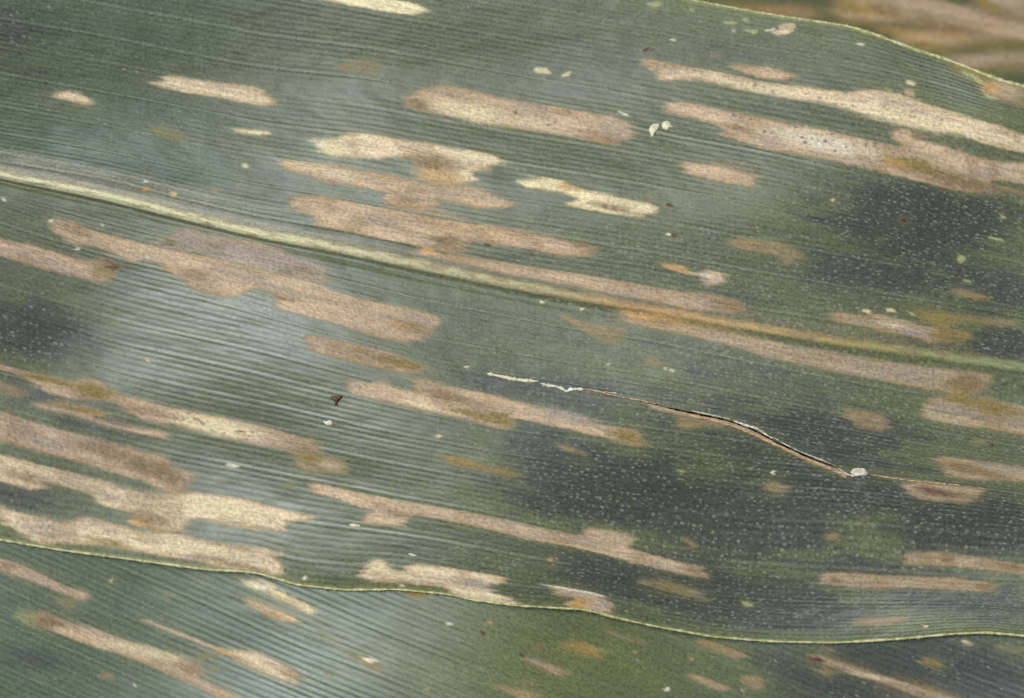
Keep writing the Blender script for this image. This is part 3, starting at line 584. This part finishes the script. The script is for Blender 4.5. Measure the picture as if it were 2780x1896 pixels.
def ribbon(name, tok, w, lift, mat, parent, surf, seed, curl=.6, label=None):
    p = chaikin(pts(tok) if isinstance(tok, str) else tok, 2, False)
    L = np.concatenate([[0], np.cumsum(np.hypot(*np.diff(p, axis=0).T))]); n = max(12, int(L[-1]/3)); q = np.linspace(0, L[-1], n)
    px = np.interp(q, L, p[:, 0]); py = np.interp(q, L, p[:, 1]); R = np.random.default_rng(seed)
    tx = np.gradient(px); ty = np.gradient(py); l = np.hypot(tx, ty); nx, ny = -ty/l, tx/l
    s = np.linspace(0, 1, n); wid = w*(.55+.8*np.abs(noise2(q/11, q*0, seed)))*np.clip(np.minimum(s, 1-s)*14, .15, 1)
    base = np.array([surf(a, b)[2] for a, b in zip(px, py)]); rows = []
    for k in (-1, -.4, .3, 1):
        jit = 1.0*noise2(q/5, q*0+k*3, seed+3)
        hz = base+(lift*(.5+.5*np.cos(k*2.2))+curl*(k > .5)*2+.7*noise2(q/8, q*0+k, seed+6)+1.2)*PXM
        rows.append(to_world(px+nx*(k*wid/2+jit), py+ny*(k*wid/2+jit), hz))
    top = np.stack(rows); bot = top-np.array((0, 0, 1.1*PXM)); R_, C_ = top.shape[:2]
    co = np.concatenate([top, bot[::-1]]); k = len(co); idx = np.arange(k*C_).reshape(k, C_); r = np.roll(idx, -1, 0)
    F = np.stack([idx[:, :-1], idx[:, 1:], r[:, 1:], r[:, :-1]], -1).reshape(-1, 4)
    o = mesh_from(name, co.reshape(-1, 3), F, mat, parent)
    if label: o['label'] = label
    return o
ribbon('torn_strip', 'J1970,235 J2100,262 J2219,288 K100,298 K200,303', 9.0, 3, MCREAM, root, big.surf, 3, label='cream torn strip at the start of the split')
ribbon('torn_strip', 'K215,322 K300,342 K380,350 K440,398 K470,368 K590,372', 8.5, 3, MWHITE, root, big.surf, 4)
ribbon('torn_strip', 'K590,368 K720,388 K800,415 K870,428', 4.5, 2, MTAN, root, big.surf, 5)
ribbon('torn_strip', 'K860,428 K1000,455 K1100,472 K1250,505', 2.6, 1.2, MTAN, root, big.surf, 15)
ribbon('torn_strip', 'K770,392 K870,408', 2.5, 1.5, MWHITE, root, big.surf, 6)
ribbon('torn_strip', 'K1500,555 K1700,595 K1850,630', 2.6, 3, MCREAM, root, big.surf, 7)
ribbon('torn_strip', 'K1870,640 K2000,690 K2080,705 K2190,785 L60,790', 7, 4, MWHITE, root, big.surf, 8, label='white curled lip of the split')
ribbon('torn_strip', 'L60,785 L200,865 L330,925 L470,975 L600,1030', 2.8, 3, MWHITE, root, big.surf, 9)
ribbon('torn_strip', 'K1400,572 K1650,628 K1900,690 K2219,840 L200,905 L420,1000 L620,1075', 5.2, 2, MTAN, root, big.surf, 10)
ribbon('torn_strip', 'L620,1050 L700,1105 L760,1120', 4.0, 2, MWHITE, root, big.surf, 11)
ribbon('torn_strip', 'L880,1105 L1100,1138 L1300,1165 L1700,1200', 3.4, 1.5, MTAN, root, big.surf, 12)

def flake(name, tok, mat, surf, seed, parent=None, thick=2.5, dome=5, label=None, cat=None):
    p = round_poly(pts(tok), 3); c = p.mean(0); R = np.random.default_rng(seed); n = len(p); rings = [1, .72, .4]
    base = surf(*c)
    lay = []
    for r in rings:
        q = c+(p-c)*r+R.normal(0, .5, p.shape)
        z = np.array([surf(a, b)[2] for a, b in q])+(1.0+dome*(1-r*r)+R.normal(0, .5, n)*1.0)*PXM
        lay.append(to_world(q[:, 0], q[:, 1], z))
    ct = to_world(np.array([c[0]]), np.array([c[1]]), np.array([surf(*c)[2]+(1+dome*1.1)*PXM]))
    low = lay[0]-np.array((0, 0, thick*PXM))
    co = np.concatenate([low]+lay+[ct]); org = co[:n].mean(0); F = []
    for k in range(3):
        a = np.arange(n)+k*n; b = np.roll(a, -1); F += list(np.stack([a, b, b+n, a+n], -1))
    F = [list(f) for f in F]+[[3*n+i, 3*n+(i+1) % n, 4*n] for i in range(n)]+[list(range(n))[::-1]]
    me = bpy.data.meshes.new(name); me.from_pydata([tuple(q) for q in (co-(0 if parent else org))], [], F); me.update()
    me.polygons.foreach_set('use_smooth', np.ones(len(me.polygons), bool)); me.materials.append(mat)
    o = bpy.data.objects.new(name, me); COL.objects.link(o)
    if parent: o.parent = parent
    else: o.location = org; o['category'] = cat
    if label: o['label'] = label
    return o
flake('torn_flap', 'L720,1092 L745,1060 L800,1048 L845,1052 L872,1085 L868,1118 L815,1112 L770,1122', MWHITE, big.surf, 21, root, 2, 2, 'white papery flap at the end of the split')

# ------------------------------------------------------------------ 2. the leaf underneath, below the lower margin
x2 = np.arange(-170, 2955, 4.5); v2 = np.arange(420, 2120, 2.4)
f2 = lambda q: .445*q-.0000165*q*q+6*np.sin(q/420)
V2 = v2[:, None]; PX2 = np.broadcast_to(x2, (len(v2), len(x2))).copy(); PY2 = V2+f2(x2)[None]
low = Leaf(x2, v2, PX2, PY2, 18.0, 31)
TILT2 = [(860,1760,300,200,.6),(560,1620,160,90,.55),(700,1890,260,120,.7),(350,1640,200,80,.1),(1450,1780,330,200,-.5),(60,1800,260,150,-.5),
         (2350,1860,450,140,-1.0),(2500,1780,300,80,-.7)]
h2 = relief(TILT2, .1, .22)
rid2, maj2 = low.ridges()
Hl = h2(PX2, PY2)+1.25*rid2+.5*maj2+1.0*fbm(PX2/80, low.V/30, 95, 2)
yb = extend(GUIDES[-1][1], x2)[None]
ov = (PY2 > 1420) & (PY2 < yb+25)
Hbig_at = big_h(PX2, np.minimum(PY2, yb))-8
gx_ = np.where(ov, Hbig_at-Hl, 1e9).min(0)                # lift the lower leaf column by column until it all but touches the upper one
k_ = 33; gx_ = np.array([gx_[max(0, i-k_):i+k_+1].min() for i in range(len(gx_))])
gx_ = np.convolve(np.pad(gx_, k_, mode='edge'), np.ones(2*k_+1)/(2*k_+1), 'valid')
Hl = Hl+gx_[None]-4-18*sm(0, 220, yb-PY2)
col2 = np.empty(PX2.shape+(3,)); col2[:] = (.060, .084, .032)
m1 = fbm(PX2/350, low.V/110, 160, 3); m2 = fbm(PX2/120, low.V/26, 166, 3)
w = (.75*np.exp(-((PX2-1500)/480)**2-((PY2-1800)/260)**2)+.25*sm(0, .7, m1))[..., None].clip(0, 1); col2 = col2*(1-w)+np.array((.112, .124, .028))*w
w = (.4*np.exp(-((PX2-150)/350)**2-((PY2-1720)/150)**2))[..., None]; col2 = col2*(1-w)+np.array((.060, .095, .040))*w
col2 *= (1+.2*m2)[..., None]; w = (maj2*.22)[..., None]; col2 = col2*(1-w)+np.array((.14, .18, .12))*w
col2 *= (1+.20*np.cos(2*np.pi*low.vf)*low.va[low.vi]*sm(1300, 1000, PX2))[..., None]
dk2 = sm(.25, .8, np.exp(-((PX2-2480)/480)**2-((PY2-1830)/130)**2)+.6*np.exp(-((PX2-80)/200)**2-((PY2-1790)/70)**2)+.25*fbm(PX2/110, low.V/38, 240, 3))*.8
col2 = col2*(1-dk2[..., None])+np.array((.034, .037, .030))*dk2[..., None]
low.dust = np.clip(.16+.1*m1+.2*sm(1900, 2500, PX2), 0, .6)
S2 = dict(soft=5)
les_low = [
 ('pink','M-200,290 M0,370 M200,440 M500,570 M760,680 M770,720 M720,745 M500,670 M200,560 M0,490 M-200,420',S2),
 ('faint','M470,720 M560,735 M650,780 M640,815 M540,780',dict(soft=6,amt=.85)),
 ('tan','M300,860 M380,845 M480,880 M880,1010 M1200,1110 M1500,1210 M1680,1270 M1740,1360 M1720,1420 M2000,1540 M2100,1620 M1900,1590 M1650,1470 M1440,1370 M1350,1300 M1000,1190 M700,1090 M500,1020 M360,960',dict(soft=5,halo=.8,hr=14)),
 ('pale','M1190,910 M1300,920 M1700,1080 M1900,1150 M2219,1190 N300,1320 N390,1420 N350,1470 N200,1420 N0,1340 M1950,1200 M1700,1130 M1350,970',S2),
 ('cream','M2080,560 N0,575 N200,690 N400,790 N510,855 N450,862 N250,770 N50,680 M2130,620',S2),
 ('pale','M2100,720 N0,730 N150,800 N380,900 N390,930 N250,920 N60,850 N0,800 M2110,760',S2),
 ('faint','N770,1190 N880,1220 N1060,1320 N1045,1362 N900,1290 N800,1230',dict(soft=5)),
 ('yellow','N540,1000 N640,1050 N640,1080 N560,1030',dict(soft=6,part=False,amt=.7)),
 ('yellow','N560,1335 N660,1375 N640,1405 N570,1360',dict(soft=6,part=False,amt=.7)),
 ('mustard','N1280,645 N1460,690 N1445,730 N1320,690',dict(soft=5)),
 ('mustard','O360,1130 O480,1088 O560,1100 O725,1200 O705,1252 O580,1222 O420,1165',dict(soft=5)),
 ('drab','O60,1240 O150,1232 O300,1290 O470,1350 O455,1388 O300,1352 O160,1285',dict(soft=4)),
 ('faint','N2080,1470 N2219,1500 O120,1535 O230,1585 O100,1610 N2219,1570',S2),
 ('drab','O1480,1390 O1550,1372 O1700,1440 O1855,1500 O1845,1532 O1700,1502 O1560,1445',dict(soft=4)),
 ('faint','O1920,1400 O2000,1382 O2150,1450 O2165,1490 O2080,1518 O1950,1465',dict(soft=4)),
 ('olive','O760,1000 O830,1008 O1000,1068 O1110,1112 O1000,1095 O850,1055',dict(soft=5,amt=.8)),
 ('faint','O1550,1090 O1650,1078 O1850,1150 O1985,1210 O1985,1242 O1880,1228 O1700,1165',dict(soft=4)),
 ('drab','P370,1250 P410,1200 P520,1220 P800,1330 P1100,1430 P1400,1510 P1700,1610 P1750,1680 P1500,1620 P1200,1540 P900,1430 P650,1340 P480,1290',dict(soft=4,hc=(.2,.13,.02))),
 ('mustard','P1300,1240 P1400,1238 P1505,1290 P1465,1332 P1340,1292',dict(soft=5)),
 ('olive','P430,1340 P500,1328 P575,1380 P520,1412',dict(soft=6)),
 ('olive','P460,1150 P570,1162 P545,1188',dict(soft=5)),
 ('faint','M840,1380 M930,1368 M985,1400 M900,1418',dict(soft=6)),
 ('yellow','P1980,1140 P2219,1150 P2350,1200 P2219,1190',dict(soft=7,part=False,amt=.6)),
 ('faint','O20,1430 O80,1440 O140,1475 O80,1470',dict(soft=5,amt=.8)),
 ('yellow','M1660,1260 M1800,1210 M1900,1215 M1750,1250',dict(soft=5,part=False)),('yellow','M1760,1350 M1880,1320 M1940,1350 M1830,1345',dict(soft=5,part=False)),
]
les_low += [(st, p, SM) for st, p in [('pink','P1670,1082 P1720,1072 P1795,1115 P1765,1140 P1690,1112'),('white','P1690,1088 P1730,1088 P1760,1112 P1710,1108'),('faint','P1570,1060 P1620,1065 P1640,1090 P1590,1085'),
 ('red','N1895,1000 N1935,1000 N1945,1040 N1900,1045'),('white','N1620,932 N1660,938 N1670,962 N1635,958'),('red','O45,1200 O95,1205 O100,1240 O50,1240'),('brown','O135,1130 O200,1125 O210,1170 O150,1170'),
 ('white','O1290,1490 O1325,1488 O1332,1520 O1295,1522'),('tan','O1945,1505 O1985,1510 O1985,1535 O1955,1532'),('tan','O1010,1180 O1040,1175 O1045,1200 O1015,1205'),('orange','O1490,1230 O1525,1232 O1528,1255 O1495,1255'),
 ('lime','M925,570 M960,540 M955,590 M930,600'),('yellow','M1400,695 M1440,680 M1470,705 M1430,720'),('orange','N1960,925 N2000,930 N2000,950 N1970,945'),('lime','N1440,1495 N1480,1500 N1470,1520 N1445,1515'),('white','M1150,1460 M1185,1460 M1185,1485 M1155,1485')]]
col2 = low.paint(col2, les_low)
col2 = low.blot(col2, [('M420,925',28,20,'brown',.85),('M250,900',30,20,'yellow',.6),('M1250,1180',100,14,'cream',.45),('M1650,1330',30,22,'brown',.5),('M30,440',24,12,'brown',.5),
 ('N300,1370',34,16,'brown',.35),('N200,870',24,8,'orange',.4),('N950,1260',16,6,'cream',.7),('P430,1255',18,9,'red',.7),('M1950,1190',24,6,'orange',.6),('N0,620',30,6,'white',.5),('P900,1400',60,6,'pale',.5)])
col2 = col2.clip(.008, .85)
root2 = empty('maize_leaf', 'maize leaf with steeply slanting veins, lying under the lower margin of the split leaf', 'leaf', (0, 0, 0))
drop2 = (PY2 < 1330) | (PY2 > 2090)
low.build(root2, Hl*PXM, col2, MLEAF, [], drop2)

# ------------------------------------------------------------------ 3. withered leaf further back, beyond the upper margin
x3 = np.arange(1300, 3150, 8.0); v3 = np.arange(-420, 520, 5.0)
PX3 = np.broadcast_to(x3, (len(v3), len(x3))).copy(); PY3 = v3[:, None]+.075*(x3-2400)[None]+12*np.sin(x3/200)[None]
bk = Leaf(x3, v3, PX3, PY3, 20.0, 51)
col3 = np.empty(PX3.shape+(3,)); col3[:] = (.045, .056, .022); k1 = fbm(PX3/150, bk.V/30, 260, 3)
w = sm(-.1, .7, k1)[..., None]*.5; col3 = col3*(1-w)+np.array((.10, .10, .03))*w
S3 = dict(soft=7, feather=25, halo=.9, hr=16, hc=(.20, .16, .04))
col3 = bk.paint(col3, [
 ('brown','C1750,80 C2000,60 D-60,45 D0,45 D350,55 D430,120 D300,170 D0,160 C2000,140',S3),
 ('drab','D560,110 D640,50 D800,0 D900,-200 D1500,-200 D1560,40 D1700,100 D1880,60 D1900,-200 D2700,-200 D2700,330 D2219,325 D2000,330 D1800,370 D1600,400 D1400,430 D1080,340 D1350,265 D1380,205 D1000,180 D700,180',S3),
 ('drab','D1450,540 D1600,490 D1800,465 D2219,440 D2700,430 D2700,570 D2219,560 D2000,560 D1800,590 D1600,580',S3),
 ('brown','D200,-300 D700,-320 D1000,-100 D700,-60 D300,-80 C2200,-200',S3)])
col3 = bk.blot(col3, [('D850,80',70,22,'orange',.4),('D1450,60',40,14,'mustard',.7),('D1050,260',1,1,'green',0),('D700,60',40,14,'mustard',.7),('D1250,300',80,14,'orange',.35),('D1600,300',40,12,'orange',.45),('D1500,230',90,16,'brown',.7),('D1750,230',50,14,'brown',.7),
 ('D1600,100',150,10,'pink',.8),('D1050,100',50,20,'brown',.6),('D1800,160',200,8,'tan',.5),('D2100,150',120,14,'brown',.5),('D1950,60',30,16,'mustard',.7),('D2050,280',140,10,'tan',.6),('D1400,30',140,10,'pink',.6),('D1400,400',60,10,'mustard',.7)])
root3 = empty('maize_leaf', 'blurred, mostly dead tan and orange maize leaf behind the upper margin', 'leaf', (0, 0, 0))
Hb = -.0165/PXM+10*fbm(PX3/300, bk.V/120, 300, 2)+1.2*bk.ridges()[0]
bk.build(root3, Hb*PXM, col3.clip(.008, .85), MBACK, [], np.zeros(PX3.shape, bool))

# ------------------------------------------------------------------ loose bits lying on the large leaf
flake('flake', 'C1148,1105 C1180,1065 C1240,1062 C1232,1105 C1200,1150 C1172,1190 C1152,1150', MCREAM, big.surf, 31, label='pointed cream flake, the taller of a pair past the end of a wide tan lesion', cat='flake')
flake('flake', 'C1250,1060 C1290,1042 C1330,1045 C1345,1085 C1365,1098 C1320,1108 C1300,1128 C1258,1100', MCREAM, big.surf, 32, label='jagged cream flake beside the pointed one of the pair', cat='flake')
flake('flake', 'J555,640 J590,650 J615,628 J650,665 J640,688 J595,685', MWHITE, big.surf, 33, thick=2, dome=4, label='small whitish flake just below the dark crumb', cat='flake')
flake('crumb', 'J620,440 J655,425 J690,432 J722,420 J735,445 J700,462 J682,505 J660,520 J664,480 J632,462', MDIRT, big.surf, 34, thick=2, dome=8, label='dark brown crumb of dirt on the bluish sheen of the leaf', cat='crumb')
flake('flake', 'N778,90 N810,80 N885,95 N890,108 N820,115', MCREAM, big.surf, 35, thick=2, dome=3, label='short cream sliver between two long lesions in the lower half of the leaf', cat='flake')
flake('flake', 'N1285,342 N1320,338 N1380,358 N1330,368', MCREAM, big.surf, 36, thick=2, dome=3, label='tiny cream sliver above the pale lesion on the lower margin', cat='flake')
print('height range mm', H.min()*PXM*1e3, H.max()*PXM*1e3, Hl[~drop2].min()*PXM*1e3)
print('scene built in %.1f s' % (time.time()-T0))
